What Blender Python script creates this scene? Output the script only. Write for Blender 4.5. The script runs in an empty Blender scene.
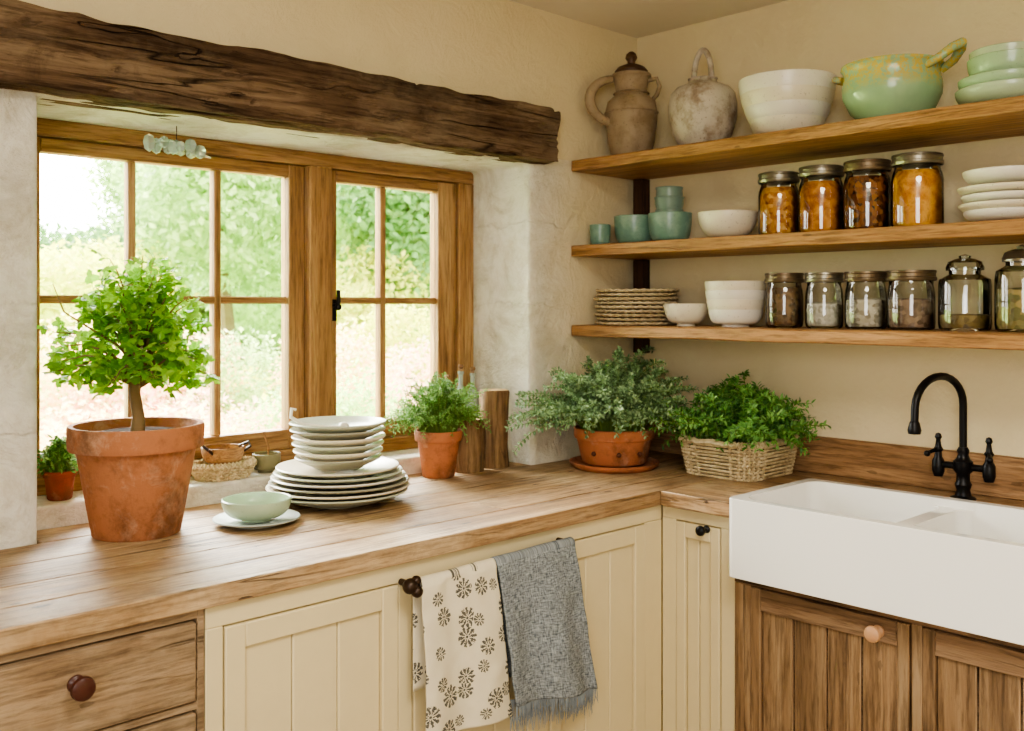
import bpy, math, random
from mathutils import Vector, Matrix, noise
random.seed(7)
RND=random.random
def U(a,b): return a+(b-a)*random.random()
scene=bpy.context.scene
COL=scene.collection

# ------------------------------------------------------------------ mesh builder
class MB:
    def __init__(s): s.v=[]; s.f=[]; s.m=[]; s.mi=0; s.uv=None
    def face(s,*i): s.f.append(tuple(i)); s.m.append(s.mi)
    def box(s,x0,x1,y0,y1,z0,z1):
        b=len(s.v)
        for x in (x0,x1):
            for y in (y0,y1):
                for z in (z0,z1): s.v.append((x,y,z))
        for q in ((0,1,3,2),(4,6,7,5),(0,4,5,1),(2,3,7,6),(0,2,6,4),(1,5,7,3)):
            s.face(*[b+k for k in q])
        return s
    def lathe(s,prof,seg=48,c=(0,0,0),wob=0,sx=1,sy=1):
        rings=[]
        for (r,z) in prof:
            if r<1e-6:
                s.v.append((c[0],c[1],c[2]+z)); rings.append([len(s.v)-1])
            else:
                b=len(s.v); 
                for i in range(seg):
                    a=2*math.pi*i/seg
                    rr=r*(1+wob*noise.noise(Vector((math.cos(a)*1.5+c[0]*9,math.sin(a)*1.5,z*12))))
                    s.v.append((c[0]+rr*sx*math.cos(a),c[1]+rr*sy*math.sin(a),c[2]+z))
                rings.append(list(range(b,b+seg)))
        for A,B in zip(rings,rings[1:]):
            for i in range(seg):
                j=(i+1)%seg
                if len(A)==1 and len(B)==1: break
                if len(A)==1: s.face(A[0],B[j],B[i])
                elif len(B)==1: s.face(A[i],A[j],B[0])
                else: s.face(A[i],A[j],B[j],B[i])
        return s
    def tube(s,pts,rad,sides=8,closed=False):
        pts=[Vector(p) for p in pts]; n=len(pts)
        if not isinstance(rad,(list,tuple)): rad=[rad]*n
        def tan(i):
            if closed: return (pts[(i+1)%n]-pts[(i-1)%n]).normalized()
            return (pts[min(i+1,n-1)]-pts[max(i-1,0)]).normalized()
        t=tan(0); u=t.cross(Vector((0,0,1)))
        if u.length<.1: u=t.cross(Vector((1,0,0)))
        u.normalize(); rings=[]
        for i in range(n):
            t=tan(i); u=(u-t*u.dot(t)).normalized(); w=t.cross(u)
            b=len(s.v)
            for k in range(sides):
                a=2*math.pi*k/sides
                s.v.append(tuple(pts[i]+(u*math.cos(a)+w*math.sin(a))*rad[i]))
            rings.append(b)
        for i in range(n if closed else n-1):
            A=rings[i];B=rings[(i+1)%n]
            for k in range(sides):
                j=(k+1)%sides; s.face(A+k,A+j,B+j,B+k)
        if not closed:
            s.face(*[rings[0]+k for k in range(sides)][::-1]); s.face(*[rings[-1]+k for k in range(sides)])
        return s
    def ball(s,c,r,seg=16,rings=10,sz=1):
        prof=[(r*math.sin(math.pi*i/rings),-r*sz*math.cos(math.pi*i/rings)) for i in range(rings+1)]
        prof[0]=(0,-r*sz);prof[-1]=(0,r*sz)
        return s.lathe(prof,seg,c)
    def leaf(s,p,d,n,L,W,kind='oval',droop=.15):
        d=d.normalized(); sd=d.cross(n)
        if sd.length<1e-3: sd=d.cross(Vector((1,0,.3)))
        sd.normalize(); n=sd.cross(d)
        if kind=='oval':
            b=len(s.v)
            P=[p, p+d*L*.3+sd*W*.42+n*W*.12, p+d*L*.65+sd*W*.42+n*(W*.1-droop*L*.4), p+d*L-n*droop*L,
               p+d*L*.5-n*droop*L*.25, p+d*L*.65-sd*W*.42+n*(W*.1-droop*L*.4), p+d*L*.3-sd*W*.42+n*W*.12]
            s.v+= [tuple(q) for q in P]
            s.face(b,b+1,b+2,b+4); s.face(b+4,b+2,b+3); s.face(b,b+4,b+5,b+6); s.face(b+4,b+3,b+5)
        elif kind=='quad':
            b=len(s.v)
            P=[p,p+d*L*.5+sd*W*.5,p+d*L-n*droop*L,p+d*L*.5-sd*W*.5]
            s.v+=[tuple(q) for q in P]; s.face(b,b+1,b+2,b+3)
        else:
            b=len(s.v); c=p+d*L*.42; s.v.append(tuple(c-n*L*.05)); K=26
            for i in range(K):
                a=-2.75+5.5*i/(K-1)
                r=L*(.26+.30*abs(math.cos(a*1.75))**1.3+.05*math.cos(a*12))
                q=c+d*math.cos(a)*r+sd*math.sin(a)*r*W - n*(r*r/L*droop*1.6)
                s.v.append(tuple(q))
            s.v.append(tuple(p))
            for i in range(1,K): s.face(b,b+i,b+i+1)
            s.face(b,b+K,b+K+1); s.face(b,b+K+1,b+1)
        return s

def finish(o,parent=None):
    COL.objects.link(o)
    if parent is not None: o.parent=parent
    return o
def obj(name,mb,mat,parent=None,loc=(0,0,0),rot=(0,0,0),bevel=0,seg=2,smooth=True,angle=40,solid=0,sub=0):
    me=bpy.data.meshes.new(name); me.from_pydata(mb.v,[],mb.f)
    mats=mat if isinstance(mat,(list,tuple)) else [mat]
    for m in mats: me.materials.append(m)
    if len(mats)>1: me.polygons.foreach_set('material_index',mb.m)
    if mb.uv:
        l=me.uv_layers.new(name='UVMap')
        for lp in me.loops: l.data[lp.index].uv=mb.uv[lp.vertex_index]
    me.update(); me.validate()
    if smooth:
        me.shade_smooth()
        if angle<180: me.set_sharp_from_angle(angle=math.radians(angle))
    o=bpy.data.objects.new(name,me); o.location=loc; o.rotation_euler=rot
    finish(o,parent)
    if solid:
        md=o.modifiers.new('solid','SOLIDIFY'); md.thickness=solid; md.offset=0
    if sub:
        md=o.modifiers.new('sub','SUBSURF'); md.levels=sub; md.render_levels=sub
    if bevel:
        md=o.modifiers.new('bevel','BEVEL'); md.width=bevel; md.segments=seg; md.limit_method='ANGLE'; md.angle_limit=math.radians(35)
    return o
def grp(name,loc=(0,0,0),rot=(0,0,0)):
    o=bpy.data.objects.new(name,None); o.location=loc; o.rotation_euler=rot; o.empty_display_size=.1
    return finish(o)

# ------------------------------------------------------------------ materials
def lin(c):
    if isinstance(c,str):
        c=[int(c[i:i+2],16)/255 for i in (0,2,4)]
        c=[x/12.92 if x<=.04045 else ((x+.055)/1.055)**2.4 for x in c]
    return (c[0],c[1],c[2],1)
class NT:
    def __init__(s,name):
        s.mat=bpy.data.materials.new(name); s.mat.use_nodes=True; s.nt=s.mat.node_tree
        s.b=s.nt.nodes['Principled BSDF']; s.out=s.nt.nodes['Material Output']
    def n(s,t,ins=None,**kw):
        x=s.nt.nodes.new(t)
        for k,v in kw.items(): setattr(x,k,v)
        if ins:
            for k,v in ins.items(): s.set(x.inputs[k],v)
        return x
    def set(s,sock,v):
        if isinstance(v,bpy.types.NodeSocket): s.nt.links.new(v,sock)
        else: sock.default_value=v
    def ramp(s,fac,stops):
        r=s.n('ShaderNodeValToRGB'); e=r.color_ramp.elements
        while len(e)<len(stops): e.new(.5)
        for i,(p,c) in enumerate(stops):
            e[i].position=p; e[i].color=lin(c)
        s.set(r.inputs[0],fac); return r.outputs[0]
    def mix(s,f,a,b,mode='MIX'):
        x=s.n('ShaderNodeMix',data_type='RGBA',blend_type=mode)
        s.set(x.inputs[0],f); s.set(x.inputs[6],lin(a) if isinstance(a,(str,tuple)) else a); s.set(x.inputs[7],lin(b) if isinstance(b,(str,tuple)) else b)
        return x.outputs[2]
    def math(s,op,a,b=0,c=None,clamp=False):
        x=s.n('ShaderNodeMath',operation=op,use_clamp=clamp); s.set(x.inputs[0],a); s.set(x.inputs[1],b)
        if c is not None: s.set(x.inputs[2],c)
        return x.outputs[0]
    def noise(s,vec,scale,detail=4,rough=.55,dist=0):
        x=s.n('ShaderNodeTexNoise',{'Scale':scale,'Detail':detail,'Roughness':rough,'Distortion':dist})
        if vec is not None: s.set(x.inputs['Vector'],vec)
        return x.outputs['Fac']
    def coord(s,which='Object',scale=(1,1,1)):
        c=s.n('ShaderNodeTexCoord').outputs[which]
        m=s.n('ShaderNodeMapping',{'Scale':scale,'Vector':c}); return m.outputs[0]
    def bump(s,h,strength=.2,dist=.01,normal=None):
        x=s.n('ShaderNodeBump',{'Strength':strength,'Distance':dist,'Height':h})
        if normal is not None: s.set(x.inputs['Normal'],normal)
        s.set(s.b.inputs['Normal'],x.outputs[0]); return x.outputs[0]
    def base(s,c): s.set(s.b.inputs['Base Color'],lin(c) if isinstance(c,(str,tuple)) else c)
    def p(s,**k):
        for a,v in k.items(): s.set(s.b.inputs[a.replace('_',' ')],v)
        return s

def wood(name,c1,c2,c3,axis='X',rough=.5,bump=.25,sc=1.0,var=.25,cracks=0,knots=0,worn=None,grain=.75,spec=.35,nicks=0):
    t=NT(name); 
    k={'X':(1.1,15,15),'Y':(15,1.1,15),'Z':(15,15,1.1)}[axis]
    k=tuple(a*sc for a in k)
    co=t.n('ShaderNodeTexCoord').outputs['Object']
    isl=t.n('ShaderNodeNewGeometry').outputs['Random Per Island']
    off=t.n('ShaderNodeVectorMath',{0:co},operation='ADD')
    cmb=t.n('ShaderNodeCombineXYZ',{0:t.math('MULTIPLY',isl,7.3),1:t.math('MULTIPLY',isl,3.1),2:t.math('MULTIPLY',isl,5.7)})
    t.set(off.inputs[1],cmb.outputs[0])
    m=t.n('ShaderNodeMapping',{'Scale':k,'Vector':off.outputs[0]}).outputs[0]
    n1=t.noise(m,1.0,7,.7,1.0)
    m2=t.n('ShaderNodeMapping',{'Scale':tuple(a*5 for a in k),'Vector':off.outputs[0]}).outputs[0]
    n2=t.noise(m2,1.6,5,.7,.3)
    col=t.ramp(n1,[(.30,c1),(.5,c2),(.70,c3)])
    f=t.ramp(n2,[(.36,(.36,.33,.30)),(.54,(1,1,1))])
    col=t.mix(grain,col,f,'MULTIPLY')
    b=t.math('MULTIPLY_ADD',isl,var,1-var/2)
    bc=t.n('ShaderNodeCombineXYZ',{0:b,1:b,2:b}).outputs[0]
    col=t.mix(1.0,col,bc,'MULTIPLY')
    h=t.math('ADD',n1,t.math('MULTIPLY',n2,.7))
    if worn:
        w=t.noise(co,3.0,6,.7)
        wf=t.ramp(w,[(.44,(0,0,0)),(.66,(1,1,1))])
        col=t.mix(t.math('MULTIPLY',wf,.55),col,t.mix(.5,worn,f,'MULTIPLY'))
        st=t.ramp(t.noise(co,6.5,7,.75,.8),[(.54,(0,0,0)),(.70,(1,1,1))])
        col=t.mix(t.math('MULTIPLY',st,.5),col,c1)
    if nicks:
        mk=t.n('ShaderNodeMapping',{'Scale':tuple(1.0 if a<5 else 2.6 for a in k),'Vector':off.outputs[0]}).outputs[0]
        v=t.n('ShaderNodeTexVoronoi',{'Scale':7.0,'Vector':mk,'Randomness':1.0})
        rr=t.n('ShaderNodeSeparateColor',{0:v.outputs['Color']}).outputs[0]
        th=t.math('MULTIPLY',t.math('GREATER_THAN',rr,.45),.12)
        nk=t.math('LESS_THAN',t.math('ADD',v.outputs['Distance'],t.math('MULTIPLY_ADD',n2,.2,-.1)),th)
        col=t.mix(t.math('MULTIPLY',nk,nicks),col,(.05,.03,.018)); h=t.math('SUBTRACT',h,nk)
    if cracks:
        m3=t.n('ShaderNodeMapping',{'Scale':tuple(a*1.1 for a in k),'Vector':off.outputs[0]}).outputs[0]
        cr=t.noise(m3,1.0,3,.5,.6)
        cf=t.ramp(t.math('ABSOLUTE',t.math('SUBTRACT',cr,.5)),[(0,(1,1,1)),(.020,(0,0,0))])
        gate=t.ramp(t.noise(co,2.2,3,.5),[(.42,(0,0,0)),(.58,(1,1,1))])
        cf=t.math('MULTIPLY',cf,gate)
        col=t.mix(t.math('MULTIPLY',cf,cracks),col,(.02,.012,.006))
        h=t.math('SUBTRACT',h,t.math('MULTIPLY',cf,1.6))
    if knots:
        kv=t.n('ShaderNodeMapping',{'Scale':tuple(9.0 if a>5 else 3.2 for a in k),'Vector':off.outputs[0]}).outputs[0]
        v=t.n('ShaderNodeTexVoronoi',{'Scale':1.0,'Vector':kv}); 
        kf=t.ramp(t.math('ADD',v.outputs['Distance'],t.math('MULTIPLY_ADD',n1,.2,-.1)),[(.10,(1,1,1)),(.17,(.3,.3,.3)),(.30,(0,0,0))])
        col=t.mix(t.math('MULTIPLY',kf,knots),col,(.035,.018,.008))
    t.base(col); t.set(t.b.inputs['Roughness'],t.math('MULTIPLY_ADD',n2,.3,rough-.12)); t.p(Specular_IOR_Level=spec)
    t.bump(h,bump,.005)
    return t.mat
def ceramic(name,c,rough=.25,speck=None,speck_amt=.5,mott=None,bump=.03):
    t=NT(name); co=t.coord()
    col=lin(c)
    n=t.noise(co,9,4)
    dark=tuple(x*.86 for x in col[:3])
    col=t.mix(n,tuple(col[:3]),dark)
    if mott:
        f=t.ramp(t.noise(co,14,6,.65),[(.45,(0,0,0)),(.62,(1,1,1))]); col=t.mix(f,col,mott)
    if speck:
        f=t.ramp(t.noise(co,130,2),[(.64,(0,0,0)),(.7,(1,1,1))]); col=t.mix(t.math('MULTIPLY',f,speck_amt),col,speck)
    t.base(col); t.p(Roughness=rough); t.bump(t.noise(co,30,3),bump,.01)
    return t.mat
def plain(name,c,rough=.5,metal=0,bump=0,bs=60,var=.8,spec=.5):
    t=NT(name); co=t.coord(); cc=lin(c)[:3]
    t.base(t.mix(t.noise(co,20,4),cc,tuple(x*var for x in cc))); t.p(Roughness=rough,Metallic=metal,Specular_IOR_Level=spec)
    if bump: t.bump(t.noise(co,bs,4),bump,.01)
    return t.mat
def terracotta(name,c='C0714A'):
    t=NT(name); co=t.coord()
    a=lin(c)[:3]
    n=t.noise(co,6,6,.65); col=t.mix(n,a,tuple(x*.55 for x in a))
    f=t.ramp(t.noise(co,11,6,.7,.5),[(.52,(0,0,0)),(.70,(1,1,1))])
    col=t.mix(t.math('MULTIPLY',f,.5),col,'D6B8A0')
    f2=t.ramp(t.noise(co,5,7,.78),[(.46,(0,0,0)),(.62,(1,1,1))])
    col=t.mix(t.math('MULTIPLY',f2,.75),col,'664630')
    t.base(col); t.p(Roughness=.8,Specular_IOR_Level=.3); t.bump(t.noise(co,45,6,.65),.4,.006)
    return t.mat
def leafmat(name,cs,trans=.35,rough=.5,tcol=None):
    t=NT(name); isl=t.n('ShaderNodeNewGeometry').outputs['Random Per Island']
    k=len(cs); col=t.ramp(isl,[(i/(k-1) if k>1 else 0,c) for i,c in enumerate(cs)])
    t.base(col); t.p(Roughness=rough)
    tr=t.n('ShaderNodeBsdfTranslucent',{'Color':t.mix(.5,col,tcol or cs[-1])})
    mx=t.n('ShaderNodeMixShader',{0:trans,1:t.b.outputs[0],2:tr.outputs[0]})
    t.set(t.out.inputs[0],mx.outputs[0]); return t.mat
def glassmat(name,tint=(1,1,1),op=.0,rough=.03,ior=1.5):
    t=NT(name)
    tr=t.n('ShaderNodeBsdfTransparent',{'Color':lin(tint)})
    gl=t.n('ShaderNodeBsdfGlossy',{'Color':(1,1,1,1),'Roughness':rough})
    fr=t.n('ShaderNodeFresnel',{'IOR':ior})
    f=t.math('ADD',fr.outputs[0],op,clamp=True)
    mx=t.n('ShaderNodeMixShader',{0:f,1:tr.outputs[0],2:gl.outputs[0]})
    t.set(t.out.inputs[0],mx.outputs[0]); return t.mat
WC1,WC2='EEE1C0','E0CFA4'
def plaster():
    t=NT('plaster_wall'); g=t.n('ShaderNodeNewGeometry').outputs['Position']
    sep=t.n('ShaderNodeSeparateXYZ',{0:g}); x,y,z=sep.outputs
    nz=t.noise(g,6,5,.6); ns=t.math('MULTIPLY_ADD',nz,.16,-.08)
    xx=t.math('ADD',x,ns); zz=t.math('ADD',z,t.math('MULTIPLY',ns,.5))
    ins=t.math('GREATER_THAN',y,.012)
    ins=t.math('MULTIPLY',ins,t.math('LESS_THAN',z,2.0))
    left=t.math('MULTIPLY',t.math('LESS_THAN',x,-2.1),t.math('LESS_THAN',z,1.99))
    right=t.math('MULTIPLY',t.n('ShaderNodeMapRange',{'Value':xx,'From Min':-.30,'From Max':-.54,'To Min':0,'To Max':1}).outputs[0],t.math('LESS_THAN',z,1.97))
    w=t.math('MAXIMUM',t.math('MAXIMUM',ins,left),t.math('MULTIPLY',right,.8))
    cream=t.mix(t.noise(g,2.5,5,.6),WC1,WC2)
    st=t.ramp(t.noise(g,7,9,.75,.5),[(.3,'C4BBA6'),(.43,'DFDACC'),(.54,'F0EDE2'),(.75,'F7F5EE')])
    och=t.ramp(t.noise(g,4,5,.7),[(.55,(0,0,0)),(.75,(1,1,1))]); st=t.mix(t.math('MULTIPLY',och,.35),st,'D8C8A4')
    bv=t.n('ShaderNodeCombineXYZ',{0:t.math('ADD',t.math('ADD',x,y),t.math('MULTIPLY',ns,.5)),1:t.math('ADD',z,t.math('MULTIPLY',ns,.6)),2:0.0}).outputs[0]
    br=t.n('ShaderNodeTexBrick',{'Vector':bv,'Scale':1.0,'Mortar Size':.006,'Mortar Smooth':1.0,'Brick Width':.60,'Row Height':.29,'Color1':(1,1,1,1),'Color2':(1,1,1,1),'Mortar':(0,0,0,1)})
    brf=t.math('MULTIPLY',br.outputs['Fac'],t.ramp(t.noise(g,5,3),[(.4,(.1,.1,.1)),(.6,(1,1,1))]))
    st=t.mix(t.math('MULTIPLY',brf,.2),st,'A89C86')
    t.base(t.mix(w,cream,st)); t.p(Roughness=.95,Specular_IOR_Level=.2)
    h1=t.noise(g,8,9,.7,.6); h2=t.noise(g,45,5,.65)
    h=t.math('ADD',t.math('MULTIPLY',h1,t.math('MULTIPLY_ADD',w,2.0,.8)),t.math('MULTIPLY',h2,t.math('MULTIPLY_ADD',w,.4,.2)))
    h=t.math('SUBTRACT',h,t.math('MULTIPLY',t.math('MULTIPLY',brf,w),.4))
    t.bump(h,.7,.018); return t.mat
def cream_wall():
    t=NT('cream_wall_paint'); g=t.n('ShaderNodeNewGeometry').outputs['Position']
    t.base(t.mix(t.noise(g,2.5,5,.6),WC1,WC2)); t.p(Roughness=.92,Specular_IOR_Level=.2)
    t.bump(t.math('ADD',t.noise(g,6,7,.62,.3),t.math('MULTIPLY',t.noise(g,50,4),.25)),.6,.020); return t.mat
M_PL=plaster(); M_WALL=cream_wall(); M_CEIL=plain('ceiling_paint','F2EAD8',.9,bump=.05,bs=15,var=.95)
CT=('6E563E','A4835E','C8A87F')
M_COUNTER=wood('counter_oak',*CT,'X',.50,.45,1.0,.30,cracks=.8,worn='D4BE9C',nicks=.85)
M_COUNTERY=wood('counter_oak_cross',*CT,'Y',.50,.45,1.0,.30,cracks=.8,worn='D4BE9C',nicks=.85)
M_SHELF=wood('shelf_oak','7C5A36','AC8152','CCA272','Y',.5,.4,.9,.15,cracks=.4,nicks=.5)
M_BEAM=wood('old_beam_oak','3A2C20','685340','9A846A','X',.9,1.0,.8,.1,cracks=.95,worn='8A7A64',spec=.15,grain=.85)
M_FRAME=wood('window_oak','7E5E3C','A67F53','C8A476','Z',.55,.25,.8,.25)
M_FRAMEX=wood('window_oak_rail','7E5E3C','A67F53','C8A476','X',.55,.25,.8,.25)
M_DRAWER=wood('weathered_oak','66523C','967C60','B8A082','X',.6,.55,.9,.25,cracks=.6,worn='B4A084',nicks=.5)
M_SINKW=wood('rustic_pine_vertical','66503A','987A5A','BA9E7C','Z',.65,.5,.7,.6,knots=.9,cracks=.6,grain=.75,nicks=.4)
M_SINKX=wood('rustic_pine_rail','66503A','94765A','B4987A','X',.65,.5,.7,.35,knots=.85,cracks=.6,grain=.75,nicks=.4)
M_SPL=wood('backsplash_oak','74563A','A07C58','BE9870','Y',.55,.35,.8,.2,cracks=.4,nicks=.4)
M_CAB=plain('cream_cabinet_paint','DFD0A8',.5,bump=.06,bs=40,var=.92)
t=NT('fireclay_white'); t.base('F6F5F1'); t.p(Roughness=.1,Coat_Weight=.5,Coat_Roughness=.05); M_WHITE=t.mat
M_BLK=plain('black_iron','1B1B1E',.38,.6)
M_BRONZE=plain('dark_bronze','3A2A20',.4,.5)
M_TC=terracotta('terracotta','C0805A'); M_TC2=terracotta('terracotta_bright','C87E56')
M_SOIL=plain('potting_soil','33231A',1.0,bump=.5,bs=90,spec=.05)
M_BARK=plain('plant_stem','8A7450',.8,bump=.4)
M_STEM=plain('green_stem','6E8C3C',.6)
M_GLASS=glassmat('jar_glass',(.93,.95,.93),.04); M_PANE=glassmat('window_glass',(.98,.99,.98),0,.01,1.35)
t=NT('bottle_glass'); t.base('DCEBE4'); t.p(Roughness=.08,Transmission_Weight=.6,IOR=1.35); M_CUT=t.mat

# ------------------------------------------------------------------ room shell
def opening_wall(name,xs,zs,y0,y1,mat):
    mb=MB(); idx={}
    for j,y in enumerate((y0,y1)):
        for a in range(4):
            for b in range(4):
                idx[(a,b,j)]=len(mb.v); mb.v.append((xs[a],y,zs[b]))
    for a in range(3):
        for b in range(3):
            if a==1 and b==1: continue
            mb.face(idx[a,b,0],idx[a+1,b,0],idx[a+1,b+1,0],idx[a,b+1,0])
            mb.face(idx[a,b,1],idx[a,b+1,1],idx[a+1,b+1,1],idx[a+1,b,1])
    def q(p,r): mb.face(idx[p[0],p[1],0],idx[p[0],p[1],1],idx[r[0],r[1],1],idx[r[0],r[1],0])
    q((1,1),(1,2));q((1,2),(2,2));q((2,2),(2,1));q((2,1),(1,1))
    for a in range(3): q((a,0),(a+1,0)); q((a+1,3),(a,3))
    for b in range(3): q((0,b+1),(0,b)); q((3,b),(3,b+1))
    return obj(name,mb,mat,bevel=.022,seg=4,angle=40)
XL,XR=-2.185,-.574
opening_wall('wall_window',[-4.9,XL,XR,.3],[0,.86,1.94,2.5],0,.42,M_PL)
obj('wall_shelves',MB().box(0,.3,-4.5,0,0,2.5),M_WALL)
obj('wall_left',MB().box(-5.1,-4.9,-4.5,.42,0,2.5),M_WALL)
obj('wall_back',MB().box(-5.1,.3,-4.7,-4.5,0,2.5),M_WALL)
obj('ceiling',MB().box(-5.1,.3,-4.7,.42,2.48,2.62),M_CEIL)
t=NT('stone_floor'); co=t.coord(); br=t.n('ShaderNodeTexBrick',{'Vector':co,'Scale':1.0,'Brick Width':.6,'Row Height':.4,'Mortar Size':.008,'Color1':lin('A8977C'),'Color2':lin('96866C'),'Mortar':lin('6B604E')})
t.base(t.mix(.4,br.outputs[0],t.ramp(t.noise(co,5,5),[(.3,'8A7A62'),(.7,'C0AF92')]))); t.p(Roughness=.6); t.bump(br.outputs['Fac'],-.3,.01)
obj('floor',MB().box(-5.1,.3,-4.7,.42,-.12,0),t.mat)
obj('trim_sill',MB().box(XL-.02,XR+.02,.14,.40,.86,.955),M_PL,bevel=.008,seg=3)

# old beam
def beam():
    mb=MB(); x0,x1=-4.85,-.515; NX=320
    prof=[]
    y0,y1,z0,z1=-.075,.12,1.942,2.124
    P=14
    for i in range(P): prof.append((y0,z0+(z1-z0)*i/P))
    for i in range(P): prof.append((y0+(y1-y0)*i/P,z1))
    for i in range(P): prof.append((y1,z1-(z1-z0)*i/P))
    for i in range(P): prof.append((y1-(y1-y0)*i/P,z0))
    cy,cz=(y0+y1)/2,(z0+z1)/2; K=len(prof)
    for i in range(NX+1):
        x=x0+(x1-x0)*i/NX
        for (y,z) in prof:
            d=Vector((0,y-cy,z-cz)); L=d.length
            big=noise.noise(Vector((x*1.3,y*4,z*4)))*.006
            med=noise.noise(Vector((x*5,y*22,z*22)))*.006
            fine=noise.noise(Vector((x*12,y*70,z*70)))*.005
            crk=-.014*max(0,1-abs(noise.noise(Vector((x*1.6,y*14,z*26+2))))/.05)
            chip=-abs(noise.noise(Vector((x*9,y*9,z*9+5))))*.011*max(0,min(1,(L-.105)/.02))
            k=1+(big+med+fine+chip+crk)/L
            mb.v.append((x+(noise.noise(Vector((y*20,z*20,3)))*.012 if i==NX else 0),cy+d.y*k,cz+d.z*k))
    for i in range(NX):
        for k in range(K):
            j=(k+1)%K; a=i*K; b=a+K; mb.face(a+k,b+k,b+j,a+j)
    mb.face(*[NX*K+k for k in range(K)]); mb.face(*[k for k in range(K)][::-1])
    obj('lintel_beam',mb,M_BEAM,angle=55)
beam()

# ------------------------------------------------------------------ window
win=grp('window_1')
fr=MB().box(XL,XR,.30,.40,1.895,1.94).box(XL,XR,.29,.40,.955,1.0)
obj('frame_rails',fr,M_FRAMEX,win,bevel=.004)
fr=MB().box(XL,-2.13,.30,.40,1.0,1.895).box(-.645,XR,.30,.40,1.0,1.895).box(-1.28,-1.195,.285,.40,1.0,1.895)
obj('frame_posts',fr,M_FRAME,win,bevel=.005)
def casement(nm,x0,x1,muntins,sl,sr):
    y0,y1=.315,.365; zb,zt=1.0,1.893; gb,gt=1.06,1.855
    obj(nm+'_stiles',MB().box(x0+.002,x0+sl,y0,y1,zb,zt).box(x1-sr,x1-.002,y0,y1,zb,zt),M_FRAME,win,bevel=.004)
    obj(nm+'_rails',MB().box(x0+sl,x1-sr,y0,y1,gt,zt).box(x0+sl,x1-sr,y0,y1,zb,gb),M_FRAMEX,win,bevel=.004)
    mm=MB()
    for m in muntins: mm.box(m-.011,m+.011,.322,.358,gb,gt)
    obj(nm+'_muntins',mm,M_FRAME,win,bevel=.005)
    obj(nm+'_bar',MB().box(x0+sl,x1-sr,.324,.356,1.455,1.478),M_FRAMEX,win,bevel=.005)
    obj(nm+'_glass',MB().box(x0+sl,x1-sr,.339,.341,gb,gt),M_PANE,win,smooth=False)
casement('casement_large',-2.13,-1.28,[-1.833,-1.575],.05,.058)
casement('casement_small',-1.195,-.645,[-.967],.035,.085)
h=MB().box(-1.19,-1.165,.308,.316,1.40,1.47).tube([(-1.178,.31,1.45),(-1.178,.285,1.452),(-1.178,.278,1.46),(-1.180,.276,1.50)],[.006,.007,.007,.006],10).ball((-1.178,.28,1.445),.011)
obj('latch',h,M_BLK,win)
g=grp('hanging_glass_ornament',(-1.775,.17,1.880))
cr=MB()
random.seed(3)
for i in range(18):
    a=i*2.4; q=.062*math.sqrt(i/18); cr.ball((q*math.cos(a)*1.25,q*math.sin(a)*.8,.012-.22*q+U(-.009,.009)),U(.011,.019),6,4,U(.8,1.4))
cr.tube([(.03,0,0),(.07,0,-.012),(.10,0,-.016)],[.006,.005,.002],6)
obj('glass_crystals',cr,M_CUT,g,smooth=False)
obj('wire',MB().tube([(0,0,.018),(.0,0,.061)],.0012,6),M_BRONZE,g)
random.seed(8)

# ------------------------------------------------------------------ countertop
ct=grp('wooden_countertop')
mb=MB(); g_=.0010
ys=[-.60,-.475,-.33,-.17,-.0]
for i in range(4):
    cuts=[-4.85]+[[-3.4],[-3.0,-1.15],[-3.6],[-2.4]][i]+[-.003]
    for a,b in zip(cuts,cuts[1:]): mb.box(a+g_,b-g_,ys[i]+g_,ys[i+1]-g_-(.003 if i==3 else 0),.856,.90)
mb.box(XL+.004,XR-.004,0.0,.139,.856,.90)
obj('boards_window_run',mb,M_COUNTER,ct,bevel=.003)
mb=MB()
xs=[-.635,-.43,-.24,-.003]
for a,b in zip(xs,xs[1:]): mb.box(a+g_,b-g_,-.866 if b<-.1 else -2.6,-.601,.856,.90)
mb.box(-.635,-.24,-2.6,-1.768,.856,.90)
obj('boards_sink_run',mb,M_COUNTERY,ct,bevel=.003)
obj('trim_backsplash',MB().box(-.024,-.001,-2.6,-.002,.9005,1.02),M_SPL,bevel=.003)

# ------------------------------------------------------------------ cabinets, local frame: x right, -y to viewer
def panel_door(par,nm,x0,x1,z0,z1,yf,mat,matx,fw=.05,rail=.055,groove=.085,panel_mat=None,gap=.0008,vb=.0045):
    th=.022
    obj(nm+'_stiles',MB().box(x0,x0+fw,yf,yf+th,z0,z1).box(x1-fw,x1,yf,yf+th,z0,z1),mat,par,bevel=.003)
    obj(nm+'_rails',MB().box(x0+fw,x1-fw,yf,yf+th,z1-rail,z1).box(x0+fw,x1-fw,yf,yf+th,z0,z0+rail),matx,par,bevel=.003)
    n=max(1,round((x1-x0-2*fw)/groove)); w=(x1-x0-2*fw)/n; m=MB()
    for i in range(n): m.box(x0+fw+i*w+gap,x0+fw+(i+1)*w-gap,yf+.010,yf+.018,z0+rail,z1-rail)
    obj(nm+'_planks',m,panel_mat or mat,par,bevel=vb,seg=2)
def knob(par,nm,x,y,z,r,mat,wide=1.0):
    m=MB().lathe([(0,0),(r*.75,0),(r*.72,.004),(r*.38,.008),(r*.34,.018),(r*.8,.024),(r,.031),(r*.92,.038),(r*.5,.043),(0,.044)],24)
    obj(nm,m,mat,par,loc=(x,y,z),rot=(math.pi/2,0,0))

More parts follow.
